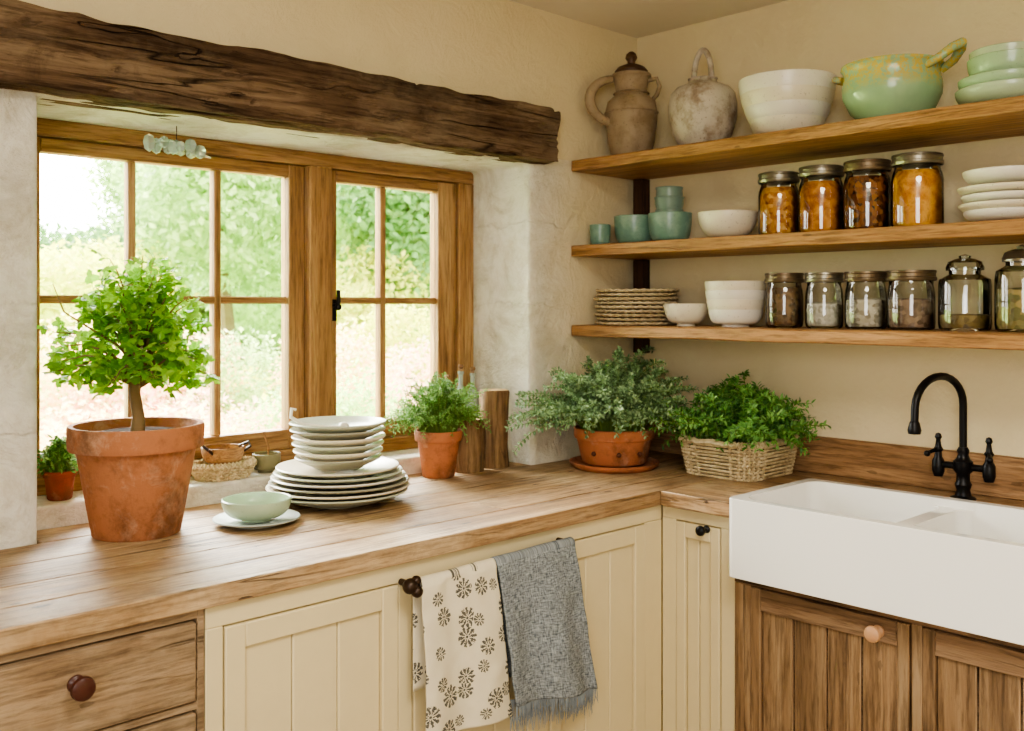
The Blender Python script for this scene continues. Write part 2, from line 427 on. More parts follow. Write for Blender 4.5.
M_KNOB=plain('dark_wood_knob','4A241C',.3); M_LKNOB=plain('pale_wood_knob','CFA078',.4)
dr=grp('oak_drawer_unit')
obj('carcass',MB().box(-4.85,-2.066,-.555,-.003,.10,.855),M_DRAWER,dr)
obj('plinth',MB().box(-4.85,-2.066,-.50,-.01,0,.10),M_DRAWER,dr)
obj('face_rails',MB().box(-4.85,-2.066,-.58,-.556,.835,.855).box(-4.85,-2.066,-.58,-.556,.657,.672).box(-4.85,-2.066,-.58,-.556,.44,.455).box(-4.85,-2.066,-.58,-.556,.1,.12),M_DRAWER,dr,bevel=.002)
obj('face_stiles',MB().box(-2.082,-2.066,-.5805,-.556,.1,.855).box(-2.575,-2.552,-.5805,-.556,.1,.855),M_DRAWER,dr,bevel=.002)
for k,(a,b) in enumerate([(.676,.831),(.459,.653),(.124,.436)]):
    obj('drawer_front_%d'%k,MB().box(-2.548,-2.086,-.588,-.562,a,b),M_DRAWER,dr,bevel=.004)
    obj('drawer_front_side_%d'%k,MB().box(-3.2,-2.579,-.588,-.562,a,b),M_DRAWER,dr,bevel=.004)
    knob(dr,'drawer_knob_%d'%k,-2.315,-.588,(a+b)/2+.018,.022,M_KNOB)
cb=grp('cream_base_cabinet')
obj('carcass',MB().box(-2.064,-.60,-.555,-.003,.10,.855),M_CAB,cb)
obj('plinth',MB().box(-2.064,-.60,-.50,-.01,0,.10),M_CAB,cb)
f=MB().box(-2.064,-.60,-.58,-.556,.808,.855).box(-2.064,-.60,-.58,-.556,.1,.13)
for a,b in [(-2.064,-2.026),(-1.588,-1.548),(-1.124,-1.088),(-.682,-.60)]: f.box(a,b,-.58,-.556,.13,.808)
obj('face_frame',f,M_CAB,cb,bevel=.0025)
for k,(a,b) in enumerate([(-2.023,-1.591),(-1.545,-1.127),(-1.085,-.685)]):
    panel_door(cb,'door_%d'%k,a,b,.133,.805,-.584,M_CAB,M_CAB,.045,.05,.105)
# right run (rotated)
rot=(0,0,-math.pi/2)
nb=grp('narrow_cream_cabinet',rot=rot)
obj('carcass',MB().box(.582,.838,-.575,-.003,.10,.855),M_CAB,nb)
obj('plinth',MB().box(.582,.838,-.52,-.01,0,.10),M_CAB,nb)
obj('face_frame',MB().box(.581,.838,-.60,-.576,.815,.855).box(.581,.838,-.60,-.576,.1,.13).box(.581,.632,-.60,-.576,.13,.815).box(.790,.838,-.60,-.576,.13,.815),M_CAB,nb,bevel=.0025)
panel_door(nb,'door',.635,.787,.133,.812,-.604,M_CAB,M_CAB,.032,.045,.05)
knob(nb,'knob',.745,-.604,.805,.015,M_BLK)
sb=grp('pine_sink_cabinet',rot=rot)
obj('carcass',MB().box(.842,2.6,-.585,-.003,.10,.708),M_SINKX,sb)
obj('plinth',MB().box(.842,2.6,-.53,-.01,0,.10),M_SINKX,sb)
f=MB().box(.842,2.6,-.612,-.586,.675,.708).box(.842,2.6,-.61,-.586,.1,.13)
obj('face_rails',f,M_SINKX,sb,bevel=.003)
f=MB()
for a,b in [(.842,.895),(1.345,1.372),(1.82,1.875),(2.32,2.345)]: f.box(a,b,-.61,-.586,.13,.675)
obj('face_stiles',f,M_SINKW,sb,bevel=.003)
for k,(a,b) in enumerate([(.898,1.342),(1.375,1.817),(1.878,2.317)]):
    panel_door(sb,'door_%d'%k,a,b,.133,.672,-.616,M_SINKW,M_SINKX,.030,.060,.098,gap=.0022,vb=.003)
knob(sb,'door_knob',1.265,-.616,.638,.021,M_LKNOB)
obj('side_cab',MB().box(1.77,2.6,-.61,-.003,.709,.855),M_SINKX,sb)

# ------------------------------------------------------------------ sink
def rbox(x0,x1,y0,y1,z0,z1,r,taper=0,n=6):
    mb=MB()
    def ring(z,s):
        b=len(mb.v)
        for (cx,cy,a0) in [(x1-r-s,y1-r-s,0),(x0+r+s,y1-r-s,90),(x0+r+s,y0+r+s,180),(x1-r-s,y0+r+s,270)]:
            for i in range(n+1):
                a=math.radians(a0+90*i/n); mb.v.append((cx+r*math.cos(a),cy+r*math.sin(a),z))
        return list(range(b,b+4*(n+1)))
    A=ring(z0,taper);B=ring(z1,0);K=len(A)
    for i in range(K): mb.face(A[i],A[(i+1)%K],B[(i+1)%K],B[i])
    mb.face(*A[::-1]); mb.face(*B); return mb
sk=obj('farmhouse_sink',rbox(-.69,-.243,-1.766,-.868,.71,.925,.022),M_WHITE,smooth=False)
cut=[]
for (a,b) in [(-1.290,-.898),(-1.736,-1.330)]:
    c=obj('cut',rbox(-.66,-.275,a,b,.74,.96,.045,.012),M_WHITE,smooth=False)
    m=sk.modifiers.new('b','BOOLEAN'); m.operation='DIFFERENCE'; m.object=c; m.solver='EXACT'; cut.append(c)
c=obj('cut',rbox(-.655,-.28,-1.40,-1.22,.905,.98,.02),M_WHITE,smooth=False); m=sk.modifiers.new('b','BOOLEAN'); m.operation='DIFFERENCE'; m.object=c; m.solver='EXACT'; cut.append(c)
dg=bpy.context.evaluated_depsgraph_get(); me=bpy.data.meshes.new_from_object(sk.evaluated_get(dg))
sk.modifiers.clear(); sk.data=me
for c in cut: bpy.data.objects.remove(c)
me.shade_smooth(); me.set_sharp_from_angle(angle=math.radians(40))
m=sk.modifiers.new('bevel','BEVEL'); m.width=.008; m.segments=4; m.limit_method='ANGLE'; m.angle_limit=math.radians(40)
m=sk.modifiers.new('wn','WEIGHTED_NORMAL')

# faucet
fa=grp('black_bridge_faucet',(-.13,-1.28,.90))
obj('base',MB().lathe([(0,0),(.034,0),(.034,.008),(.022,.014),(.018,.03),(.023,.045),(.018,.055),(.018,.075),(.026,.085),(.026,.11),(.018,.118),(.014,.13),(.017,.14),(.012,.15),(0,.151)],28),M_BLK,fa)
sp=[(0,0,.14),(0,0,.27)]
for i in range(1,15):
    a=math.pi*i/14*.98
    sp.append((-.115+.115*math.cos(a),.018*(1-math.cos(a)),.27+.085*math.sin(a)))
sp.append((-.233,.036,.235))
obj('spout',MB().tube(sp,.0105,14).lathe([(0,0),(.016,0),(.018,.01),(.013,.03),(.010,.035),(0,.036)],18,(-.233,.036,.205)),M_BLK,fa)
hm=MB()
hm.tube([(0,-.07,.095),(0,.07,.095)],.010,12)
for s in (-1,1):
    hm.lathe([(0,.06),(.012,.06),(.017,.075),(.017,.105),(.011,.115),(.009,.13),(.014,.137),(.009,.145),(.006,.165),(.010,.172),(.007,.182),(0,.185)],18,(0,s*.07,0))
    hm.tube([(0,s*.07,.14),(-.035,s*.085,.128)],[.006,.005],10).ball((-.038,s*.086,.127),.009)
obj('handles',hm,M_BLK,fa)

# ------------------------------------------------------------------ shelves
SZ=[1.97,1.665,1.38]; SX=-.380
for z in SZ:
    mb=MB(); n=60
    for i in range(n+1):
        y=-.004-2.6*i/n
        w=noise.noise(Vector((y*2.3,z*7,0)))*.006; w2=noise.noise(Vector((y*3,z*5,4)))*.003
        mb.v+=[(-.001,y,z-.04),(SX+w,y,z-.04+w2),(SX+w,y,z),(-.001,y,z)]
    for i in range(n):
        a=i*4
        for k in range(4):
            j=(k+1)%4; mb.face(a+k,a+j,a+4+j,a+4+k)
    mb.face(3,2,1,0); mb.face(n*4,n*4+1,n*4+2,n*4+3)
    obj('wooden_shelf',mb,M_SHELF,bevel=.005,seg=3)
M_POST=wood('dark_post_wood','2A1B12','4A3020','5E4030','Z',.6,.3)
pm=MB()
for a,b in [(1.27,1.339),(1.381,1.624),(1.666,1.929)]: pm.box(-.05,-.002,-.065,-.02,a,b)
obj('shelf_post',pm,M_POST,bevel=.003)

# ------------------------------------------------------------------ crockery helpers
def bowlp(r,h,foot=.45,th=.005,p=.75,N=14,z=0):
    f=r*foot; P=[(0,z+.002),(f*.85,z+.002),(f*.9,z),(f,z),(f,z+.008)]
    for i in range(1,N+1):
        a=i/N*math.pi/2; P.append((f+(r-f)*math.sin(a)**p,z+.008+(h-.008)*(1-math.cos(a))))
    P.append((r-th*.5,z+h+th*.4))
    for i in range(N,-1,-1):
        a=i/N*math.pi/2; P.append((max(.001,f+(r-f)*math.sin(a)**p-th),z+.008+th+(h-.008-th)*(1-math.cos(a))))
    P.append((0,z+.008+th)); return P
def platep(r,z=0,h=.02,th=.004):
    return [(0,z+.001),(.5*r,z+.001),(.53*r,z),(.57*r,z),(.6*r,z+.004),(.8*r,z+h*.55),(r*.985,z+h),(r,z+h+th*.5),(r*.985,z+h+th),(.8*r,z+h*.6+th),(.62*r,z+.004+th),(0,z+.002+th)]
W1=ceramic('cream_stoneware','EBE2CC',.3,'8A7C66',.4); W2=ceramic('white_stoneware','EFEADD',.28,'A0957E',.3); W3=ceramic('grey_green_stoneware','C4C9B4',.3,'7A7A66',.4)
W4=ceramic('rim_grey_stoneware','A5A390',.35,'6B6657',.5); GR=ceramic('celadon_glaze','A9C4A0',.2,'6F8F74',.3); TEAL=ceramic('teal_glaze','769A8A',.28,'4C6F66',.4,mott='8EAD9A',bump=.1)
def single(name,prof,mat,loc,seg=56,wob=0,**k): return obj(name,MB().lathe(prof,seg,wob=wob,**k),mat,loc=loc)
def stack(name,items,loc):
    g=grp(name,loc)
    for i,(prof,mat) in enumerate(items): 
        obj('piece_%d'%i,MB().lathe(prof,56,(U(-.002,.002),U(-.002,.002),0)),mat,g)
    return g
its=[]; z=0
its.append((bowlp(.150,.030,.55,z=0),W4)); z=.016
for i in range(6):
    its.append((platep([.194,.198,.193,.186,.178,.170][i],z,.018,.006),[W3,W1,W4,W2,W3,W1][i])); z+=.0135
z+=.004
for i in range(6):
    r=[.120,.124,.127,.130,.132,.134][i]
    its.append((platep(r,z,.026,.0065),[W4,W1,W3,W1,W4,W3][i])); z+=.0190
stack('stacked_plates_and_bowls',its,(-1.424,-.09,.9))
g=grp('ceramic_ladle',(-1.424,-.09,1.06))
obj('handle',MB().tube([(.03,.02,.045),(-.02,.03,.05),(-.09,.04,.062),(-.125,.045,.085),(-.122,.045,.108),(-.110,.044,.104)],[.006,.005,.005,.005,.005,.004],8).ball((.03,.02,.046),.016),W2,g)
single('saucer',platep(.108,0,.014),ceramic('pale_saucer','BFC9C2',.3),(-1.72,-.166,.9))
single('celadon_bowl',bowlp(.086,.054,.42),ceramic('pale_celadon','B7CCB0',.25,'8AA58C',.3),(-1.72,-.166,.909))

# top shelf
JUG=ceramic('old_stoneware','A8957A',.65,'5A4632',.5,'8E7A5C',.15)
g=grp('stoneware_jug',(-.20,-.135,1.97))
obj('body',MB().lathe([(0,0),(.062,0),(.068,.01),(.084,.07),(.091,.13),(.094,.18),(.086,.215),(.062,.235),(.056,.245),(.058,.27),(.066,.30),(.072,.306),(.070,.315),(.06,.318),(.0,.318)],48,wob=.03),JUG,g)
obj('bands',MB().lathe([(.0935,.17),(.098,.175),(.0935,.181)],48).lathe([(.058,.240),(.066,.245),(.058,.251)],48),JUG,g)
obj('lid',MB().lathe([(.0,.318),(.058,.318),(.06,.326),(.048,.340),(.03,.348),(.014,.353),(.014,.362),(.022,.375),(.018,.388),(.008,.397),(0,.398)],36),plain('dark_lid','553A26',.5),g)
hp=[]
for i in range(15):
    q=i/14; a=math.radians(80-165*q); hp.append((-.05-.115*math.cos(a)*.86,(.05+.115*math.cos(a)*.55)*.6,.215+.08*math.sin(a)))
obj('handle',MB().tube(hp,[.014+.005*math.sin(i/14*3.14) for i in range(15)],12),JUG,g)
obj('lug',MB().tube([(.03,-.05,.29),(.045,-.08,.295),(.05,-.09,.265),(.045,-.08,.235),(.04,-.065,.22)],.008,10),JUG,g)
ST=ceramic('mottled_stone_glaze','C9C0B0',.6,'6B5B50',.6,'94836F',.25)
g=grp('stoneware_bottle_vase',(-.20,-.445,1.97))
obj('body',MB().lathe([(0,0),(.06,0),(.07,.008),(.10,.06),(.114,.115),(.115,.16),(.108,.195),(.09,.215),(.06,.227),(.05,.232),(.046,.24),(.05,.247),(.04,.25),(0,.248)],48,wob=.02),ST,g)
hp=[(.0+0,.036*math.cos(a)*1.0,.245+.0+.10*math.sin(a)) for a in [math.pi*i/14 for i in range(15)]]
obj('loop_handle',MB().tube(hp,.010,12),ST,g)
g=grp('stacked_serving_bowls',(-.20,-.765,1.97))
for i,(r,hh,zz) in enumerate([(.120,.10,0),(.135,.10,.033),(.145,.10,.062),(.150,.105,.084)]):
    obj('bowl_%d'%i,MB().lathe(bowlp(r,hh,.42,.006,.6,z=zz),56),[W1,W2,W1,W2][i],g)
t=NT('drip_glaze'); co=t.coord(); sep=t.n('ShaderNodeSeparateXYZ',{0:co})
msk=t.n('ShaderNodeMapRange',{'Value':sep.outputs[2],'From Min':.09,'From Max':.135}).outputs[0]
sp_=t.ramp(t.noise(co,70,4,.7),[(.46,(0,0,0)),(.52,(1,1,1))])
t.base(t.mix(t.math('MULTIPLY',msk,sp_),t.mix(t.noise(co,12,4),'A9C59C','86AA86'),'C9B45C')); t.p(Roughness=.18); t.bump(t.noise(co,40,3),.1,.01); DRIP=t.mat
g=grp('green_glazed_casserole',(-.20,-1.105,1.97))
obj('body',MB().lathe([(0,0),(.075,0),(.08,.008),(.115,.04),(.136,.085),(.138,.115),(.132,.145),(.136,.16),(.142,.168),(.14,.176),(.128,.172),(.124,.15),(.13,.11),(.11,.05),(.07,.018),(0,.016)],56),DRIP,g)
pts=[]
for i in range(11):
    a=math.pi*i/10; pts.append((-.04*math.cos(a),.132+.04*math.sin(a),.148+.012*math.sin(a)))
obj('handle_small',MB().tube(pts,.010,10),DRIP,g)
pts=[(-.045,-.120,.15),(-.045,-.155,.165),(-.03,-.185,.19),(0,-.20,.205),(.02,-.19,.195),(.04,-.16,.17),(.045,-.125,.15)]
obj('handle_large',MB().tube(pts,[.011,.012,.013,.014,.013,.012,.011],12),DRIP,g)
g=grp('green_serving_dishes',(-.20,-1.43,1.97))
GC=ceramic('pale_green_glaze','BACBAC',.2,'8AA58C',.3)
obj('dish_low',MB().lathe(bowlp(.135,.055,.5,.006),56),GC,g)
obj('dish_mid',MB().lathe(bowlp(.128,.055,.45,.006,z=.028),56),GR,g)
obj('dish_top',MB().lathe(bowlp(.105,.075,.45,.006,.6,z=.062),56),GR,g)
obj('dish_inner',MB().lathe(bowlp(.1,.075,.45,.006,.6,z=.082),56),GC,g)

# middle shelf
single('teal_cup',bowlp(.038,.075,.75,.004,.5),TEAL,(-.285,-.06,1.665))
single('teal_bowl',bowlp(.074,.105,.5,.005,.5),TEAL,(-.20,-.15,1.665))
single('teal_bowl',bowlp(.076,.105,.5,.005,.5),TEAL,(-.20,-.308,1.665))
obj('small_teal_pots',MB().lathe([(0,0),(.036,0),(.04,.004),(.046,.06),(.05,.10),(.048,.106),(.044,.10),(.04,.02),(0,.015)],36,(0,0,.0)).lathe([(0,0.1),(.034,.1),(.044,.104),(.05,.125),(.05,.14),(.053,.148),(.050,.15),(.045,.14),(0,.12)],36).lathe([(0,0.128),(.034,.13),(.044,.134),(.047,.155),(.045,.172),(.048,.182),(.045,.184),(.040,.17),(0,.15)],36),ceramic('aqua_slate_glaze','7C968A',.3,'4A5F59',.4),loc=(-.20,-.305,1.6785))
single('white_bowl',bowlp(.098,.092,.34,.005,.95),W1,(-.20,-.545,1.665))
g=grp('stacked_white_dishes',(-.20,-1.425,1.665)); z=0
for i,(r,hh) in enumerate([(.110,.036),(.122,.032),(.116,.032),(.125,.030)]):
    obj('dish_%d'%i,MB().lathe(bowlp(r,hh,.45,.005,z=z),56),[W2,W1,W2,W1][i],g); z+=.023
obj('dish_upper',MB().lathe(bowlp(.112,.045,.42,.005,z=z+.006),56),W2,g)

# low shelf
def wicker(name,a='A08A66',b='C9B68E',c='E3D4B2'):
    t=NT(name); isl=t.n('ShaderNodeNewGeometry').outputs['Random Per Island']; co=t.coord()
    t.base(t.mix(.45,t.ramp(isl,[(0,a),(.5,b),(1,c)]),t.ramp(t.noise(co,60,4),[(.3,'7A6646'),(.65,'E2D0AA')]))); t.p(Roughness=.8); t.bump(t.noise(co,160,3),.3,.004); return t.mat
WICK=wicker('wicker')
g=grp('woven_placemats',(-.20,-.160,1.38)); z=.006
for k in range(9):
    R=[.144,.136,.147,.140,.149,.141,.148,.138,.145][k]; m=MB(); ox,oy=U(-.004,.004),U(-.003,.003)
    for j in range(7):
        rr=R-j*.0065
        pts=[]; K=120
        for i in range(K):
            a=2*math.pi*i/K; w=math.sin(a*30+j*math.pi+k*1.7); pts.append((ox+(rr+.0022*w)*math.cos(a),oy+(rr+.0022*w)*math.sin(a),z+.0022*math.sin(a*30+j*math.pi+k)+(.002 if j==0 else 0)))
        m.tube(pts,.0036,6,closed=True)
    m.lathe([(0,z-.003),(R-.03,z-.003),(R-.03,z+.003),(0,z+.003)],36,(ox,oy,0))
    obj('mat_%d'%k,m,WICK,g); z+=.0145
single('small_white_bowl',bowlp(.076,.075,.40,.005,.8),W1,(-.215,-.387,1.38))
g=grp('stacked_white_bowls',(-.20,-.575,1.38))
for i,zz in enumerate([0,.03,.06,.09]):
    obj('bowl_%d'%i,MB().lathe(bowlp([.088,.094,.098,.1][i],.058,.5,.005,.55,z=zz),56),[W2,W1,W2,W1][i],g)

# jars
LIDG=plain('zinc_lid','8E8878',.35,.85,.1); LIDB=plain('bronze_lid','75654F',.4,.7,.1)
def cont(name,cs,scale=60,rough=.4,vor=True):
    t=NT(name); co=t.coord()
    if vor:
        v=t.n('ShaderNodeTexVoronoi',{'Scale':scale,'Vector':co}); r=t.n('ShaderNodeSeparateColor',{0:v.outputs['Color']}).outputs[0]
        d=v.outputs['Distance']; col=t.ramp(r,[(i/(len(cs)-1),c) for i,c in enumerate(cs)]); t.bump(d,-.6,.006)
    else: col=t.ramp(t.noise(co,scale,5,.6,.4),[(.25+.5*i/(len(cs)-1),c) for i,c in enumerate(cs)])
    t.base(col); t.p(Roughness=rough); return t.mat
def jar(name,loc,r,h,content,fill,lid,lidh=.028,neck=.82,dome=False):
    g=grp(name,loc); hb=h-lidh
    obj('glass',MB().lathe([(0,.002),(r*.86,.0),(r*.97,.006),(r,.02),(r,hb-.045),(r*.96,hb-.028),(r*neck,hb-.014),(r*neck,hb+.006)],44),M_GLASS,g)
    fz=fill*(hb-.03); ri=r-.005
    P=[(0,.008),(ri*.9,.008),(ri,.02)]
    if fz>hb-.05: P+=[(ri,hb-.048),(ri*.94,hb-.034),(ri*neck*.95,hb-.02),(0,hb-.018)]
    else: P+=[(ri,fz),(ri*.9,fz+.004),(0,fz+.006)]
    obj('contents',MB().lathe(P,44,wob=.01),content,g)
    rl=r*neck+.006
    if dome:
        obj('lid',MB().lathe([(rl,hb),(rl+.003,hb+.004),(rl,hb+.010),(rl*.92,hb+.02),(rl*.6,hb+.027),(rl*.3,hb+.03),(rl*.34,hb+.036),(0,hb+.042)],40),lid,g)
        obj('seal',MB().lathe([(rl-.004,hb-.004),(rl+.002,hb-.004),(rl+.002,hb+.002),(rl-.004,hb+.002)],40),lid,g)
    else:
        m=MB().lathe([(rl-.002,hb-.004),(rl+.001,hb-.004),(rl+.003,hb),(rl+.003,hb+.006),(rl,hb+.008),(rl,hb+.018),(rl+.002,hb+.02),(rl+.001,hb+.026),(rl*.9,h),(rl*.8,h-.002),(0,h-.002)],48)
        obj('lid',m,lid,g)
A1=cont('honey_preserve',['8A4E14','BC7820','D8A03C','A8641A','E4B458'],75,.15); A2=cont('amber_preserve',['6E380E','A86218','D08C2C','E6B04C'],38,.15,False)
A3=cont('dark_preserve',['2C1408','5A2E10','8A4C1C','A86A28'],70,.15); A4=cont('orange_preserve',['94540E','C88424','E6AC44','A8701C'],34,.15,False)
jar('preserve_jar',(-.20,-.735,1.665),.063,.205,A1,1,LIDG,neck=.88); jar('preserve_jar',(-.20,-.882,1.665),.067,.21,A2,1,LIDG,neck=.88)
jar('preserve_jar',(-.20,-1.030,1.665),.067,.212,A3,1,LIDB,neck=.88); jar('preserve_jar',(-.20,-1.180,1.665),.070,.215,A4,1,LIDG,neck=.88)
B1=cont('brown_spice',['3E2C1A','6A4C30','8A6A44'],90,.6); B2=cont('pale_grain',['B8B2A4','D5CFC2','9E988A'],120,.6); B3=cont('grey_seed',['857C6C','B5AC9A','D0C8B6'],90,.6)
B4=cont('cocoa_nibs',['6A5446','A08670','5A4636'],80,.6); B5=cont('dark_tea',['5A4A2C','8A7542','6E5C36'],70,.7); B6=cont('dried_herbs',['5E6238','8A8450','B09A60','4A4A28'],60,.8)
jar('spice_jar',(-.20,-.755,1.38),.058,.172,B1,.95,LIDB,.026,.9); jar('spice_jar',(-.20,-.892,1.38),.056,.17,B2,.65,LIDG,.026,.9)
jar('spice_jar',(-.20,-1.026,1.38),.060,.17,B3,.75,LIDB,.026,.9); jar('spice_jar',(-.20,-1.162,1.38),.065,.168,B4,.75,LIDB,.024,.92)
jar('storage_jar',(-.20,-1.312,1.38),.068,.215,B5,.3,M_GLASS,.045,.6,True); jar('storage_jar',(-.20,-1.462,1.38),.068,.235,B6,.7,LIDG,.045,.62,True)
obj('wall_hook',MB().lathe([(0,0),(.012,0),(.012,.006),(0,.006)],16).tube([(0,0,.005),(0,0,.03),(0,.012,.04),(0,.02,.035)],.004,8),M_BLK,loc=(-.001,-1.80,1.29),rot=(0,-math.pi/2,0))

# ------------------------------------------------------------------ plants
def potp(rt,rb,h,band,th=.012,lip=.008):
    return [(0,0),(rb-.004,0),(rb,.004),(rt-lip-(rt-lip-rb)*band/h,h-band),(rt-.001,h-band+.002),(rt,h-band+.006),(rt+.002,h-.006),(rt-.001,h),(rt-th,h-.001),(rt-th-.006,h-.03),(0,h-.03)]
G1=leafmat('lobed_leaf_green',['4A8A1E','68A82C','8CC43E','B0DA5C'],.45,.42,'ACDC40')
G2=leafmat('fine_herb_green',['4E7C38','709E4C','96C06C'],.35)
G3=leafmat('sage_green',['4C6E42','6C8E5E','90AE7C','AEC89A'],.3)
G4=leafmat('basket_herb_green',['345E28','4C823A','6EA44E','94C26A'],.35)
g=grp('potted_leafy_tree',(-1.98,-.056,.90))
obj('pot',MB().lathe(potp(.155,.102,.264,.058),64,wob=.004),M_TC,g)
obj('soil',MB().lathe([(0,.246),(.09,.246),(.138,.238)],32,wob=.05),M_SOIL,g)
bm_=MB(); lf=MB()
bm_.tube([(0,0,.22),(.004,0,.28),(-.004,.004,.34),(.003,0,.39)],[.020,.0145,.013,.014],12)
for i in range(66):
    a=2.4*i+U(-.3,.3); q=i/65
    zt=.385+.275*q+U(-.035,.03); rad=(.212*(1-q**1.8*.62))*U(.55,1.03)
    if q<.5: zt-= .06*RND()
    base=Vector((.003,0,.35+.12*q*U(.4,1))); tip=Vector((math.cos(a)*rad,math.sin(a)*rad*.95,zt))
    mid=base.lerp(tip,.5)+Vector((0,0,.03))
    pts=[base,base.lerp(mid,.5),mid,mid.lerp(tip,.5)+Vector((0,0,.008)),tip]
    bm_.tube(pts,[.0042,.0032,.0025,.0018,.0011],6)
    for k in range(15):
        s=U(.42,1.03); p=base.lerp(mid,s*2) if s<.5 else mid.lerp(tip,(s-.5)*2)
        d=Vector((math.cos(a),math.sin(a),.1))*.4+Vector((U(-1,1),U(-1,1),U(-.6,.5)))
        d.normalize(); off=d*U(.008,.022)
        n=Vector((U(-.9,.6),U(-1,.4),U(.4,1))).normalized()
        L=U(.024,.044); lf.tube([p,p+off],[.0009,.0007],3)
        lf.leaf(p+off,d,n,L,.95,'lobed',.35)
bm_.tube([(-.03,-.02,.44),(-.12,-.01,.50),(-.17,.0,.535),(-.195,.0,.60)],[.003,.0025,.002,.001],6)
obj('branches',bm_,M_BARK,g); obj('leaves',lf,G1,g,smooth=False)

def bush(par,nm,mat,z0,n,root,dome,h,leafL,leafW,step,lpn=3,kind='oval',low=0.0,lim=None,start=.35,stem=M_STEM,trail=0,rv=(.65,1.12),lump=.3,floorz=None):
    lf=MB(); st=MB(); L0=par.location
    for i in range(n):
        a=U(0,2*math.pi); q=math.sqrt(RND())
        el=U(low,1)
        ph=el*math.pi/2; rr=U(*rv)*(1+lump*noise.noise(Vector((math.cos(a)*2.2,math.sin(a)*2.2,el*3+z0*7))))
        T=Vector((math.cos(a)*math.cos(ph)*dome[0]*rr,math.sin(a)*math.cos(ph)*dome[1]*rr,z0+h*math.sin(ph)*rr))
        if trail and RND()<trail: T=Vector((T.x*1.22,T.y*1.22,T.z+U(-.07,.05)))
        if floorz is not None: T.z=max(T.z,floorz)
        P0=Vector((math.cos(a)*root[0]*q*.9,math.sin(a)*root[1]*q*.9,z0-.02))
        C1=P0.lerp(T,.35); C1.z=max(T.z,z0+h*.45)*1.0+.012
        Ln=(T-P0).length*1.15; k=max(4,int(Ln/step)); pts=[]
        for j in range(k+1):
            s=j/k; p=P0*(1-s)**2+C1*2*s*(1-s)+T*s*s
            p=p+Vector((noise.noise(Vector((s*3,i,0))),noise.noise(Vector((s*3,i,5))),noise.noise(Vector((s*3,i,9)))))*.02*s
            if lim:
                p.x=min(p.x,lim[0]-L0.x-.012); p.y=min(p.y,lim[1]-L0.y-.012)
            pts.append(p)
        for j in range(int(k*start),k+1):
            dd=(pts[min(j+1,k)]-pts[max(j-1,0)]).normalized()
            for m in range(lpn):
                sd=dd.cross(Vector((U(-1,1),U(-1,1),U(-1,1)))).normalized()
                ld=(sd+dd*.6).normalized(); s=(1.1-.45*j/k)*U(.75,1.2)
                if lim and L0.x+pts[j].x+ld.x*leafL>lim[0]: ld.x=-abs(ld.x)
                if lim and L0.y+pts[j].y+ld.y*leafL>lim[1]: ld.y=-abs(ld.y)
                lf.leaf(pts[j],ld,(dd*.4+Vector((-.25,-.3,.8))+sd*.2).normalized(),leafL*s,leafW*s,kind,.15)
        st.tube(pts[::3]+[pts[-1]],.0011,4)
    obj(nm+'_stems',st,stem,par,smooth=False); obj(nm+'_leaves',lf,mat,par,smooth=False)
g=grp('potted_thyme',(-.953,.045,.90))
obj('pot',MB().lathe(potp(.076,.052,.150,.035,.006,.004),48),M_TC2,g); obj('soil',MB().lathe([(0,.13),(.068,.125)],24),M_SOIL,g)
bush(g,'herb',G2,.15,360,(.06,.06),(.170,.14),.150,.013,.006,.009,lpn=3,low=-.05,trail=.12)
g=grp('potted_sage',(-.405,-.228,.90))
obj('pot',MB().lathe([(0,.018),(.105,.018),(.11,.022),(.128,.10),(.135,.102),(.138,.112),(.136,.135),(.128,.137),(.122,.12),(.118,.115),(0,.115)],56,wob=.004),M_TC2,g)
obj('tray',MB().lathe([(0,0),(.135,0),(.15,.012),(.153,.022),(.147,.022),(.138,.012),(0,.010)],56),M_TC2,g)
obj('studs',MB().ball((-.088,-.095,.06),.008).ball((-.02,-.128,.06),.008).ball((-.128,-.02,.06),.008),plain('clay_stud','5A3220',.7),g)
bush(g,'herb',G3,.14,480,(.12,.12),(.30,.26),.205,.021,.010,.0125,lpn=4,low=.0,lim=(-.03,-.012),trail=.22,floorz=.05,lump=.5)
def wbasket(par,a,b,h,rows,flare,ex,stakes,rs=.0042,K=None):
    K=K or stakes*4
    m=MB(); 
    def P(s,sc,off=0):
        c,sn=math.cos(s),math.sin(s)
        x=(abs(c)**ex)*(1 if c>0 else -1); y=(abs(sn)**ex)*(1 if sn>0 else -1)
        L=math.hypot(x,y)
        return x*(a*sc)+x/L*off, y*(b*sc)+y/L*off
    for j in range(rows):
        z=rs+(h-2*rs)*j/(rows-1); sc=1+flare*(j/(rows-1)-1)
        pts=[]
        for i in range(K):
            s=2*math.pi*i/K; x,y=P(s,sc,.0042*math.sin(stakes*s+ (j%2)*math.pi)); pts.append((x,y,z))
        m.tube(pts,rs*.9,6,closed=True)
    for i in range(stakes):
        s=2*math.pi*(i+.5)/stakes; x0,y0=P(s,1-flare); x1,y1=P(s,1)
        m.tube([(x0,y0,.003),(x1,y1,h)],rs*.9,5)
    for dz,oo in ((h,.004),(h+.006,-.002)):
        pts=[]
        for i in range(K):
            s=2*math.pi*i/K; x,y=P(s,1,oo+.003*math.sin(stakes*2*s)); pts.append((x,y,dz+.003*math.cos(stakes*2*s)))
        m.tube(pts,rs*1.3,6,closed=True)
    base=len(m.v); 
    for i in range(K):
        s=2*math.pi*i/K; x,y=P(s,1-flare); m.v.append((x,y,.003))
    m.face(*range(base,base+K))
    obj('weave',m,WICK,par)
    ms=MB(); 
    for i in range(K):
        s=2*math.pi*i/K; x,y=P(s,.96); ms.v.append((x,y,h-.02))
    ms.face(*range(K)); return ms
g=grp('herb_basket',(-.200,-.59,.90))
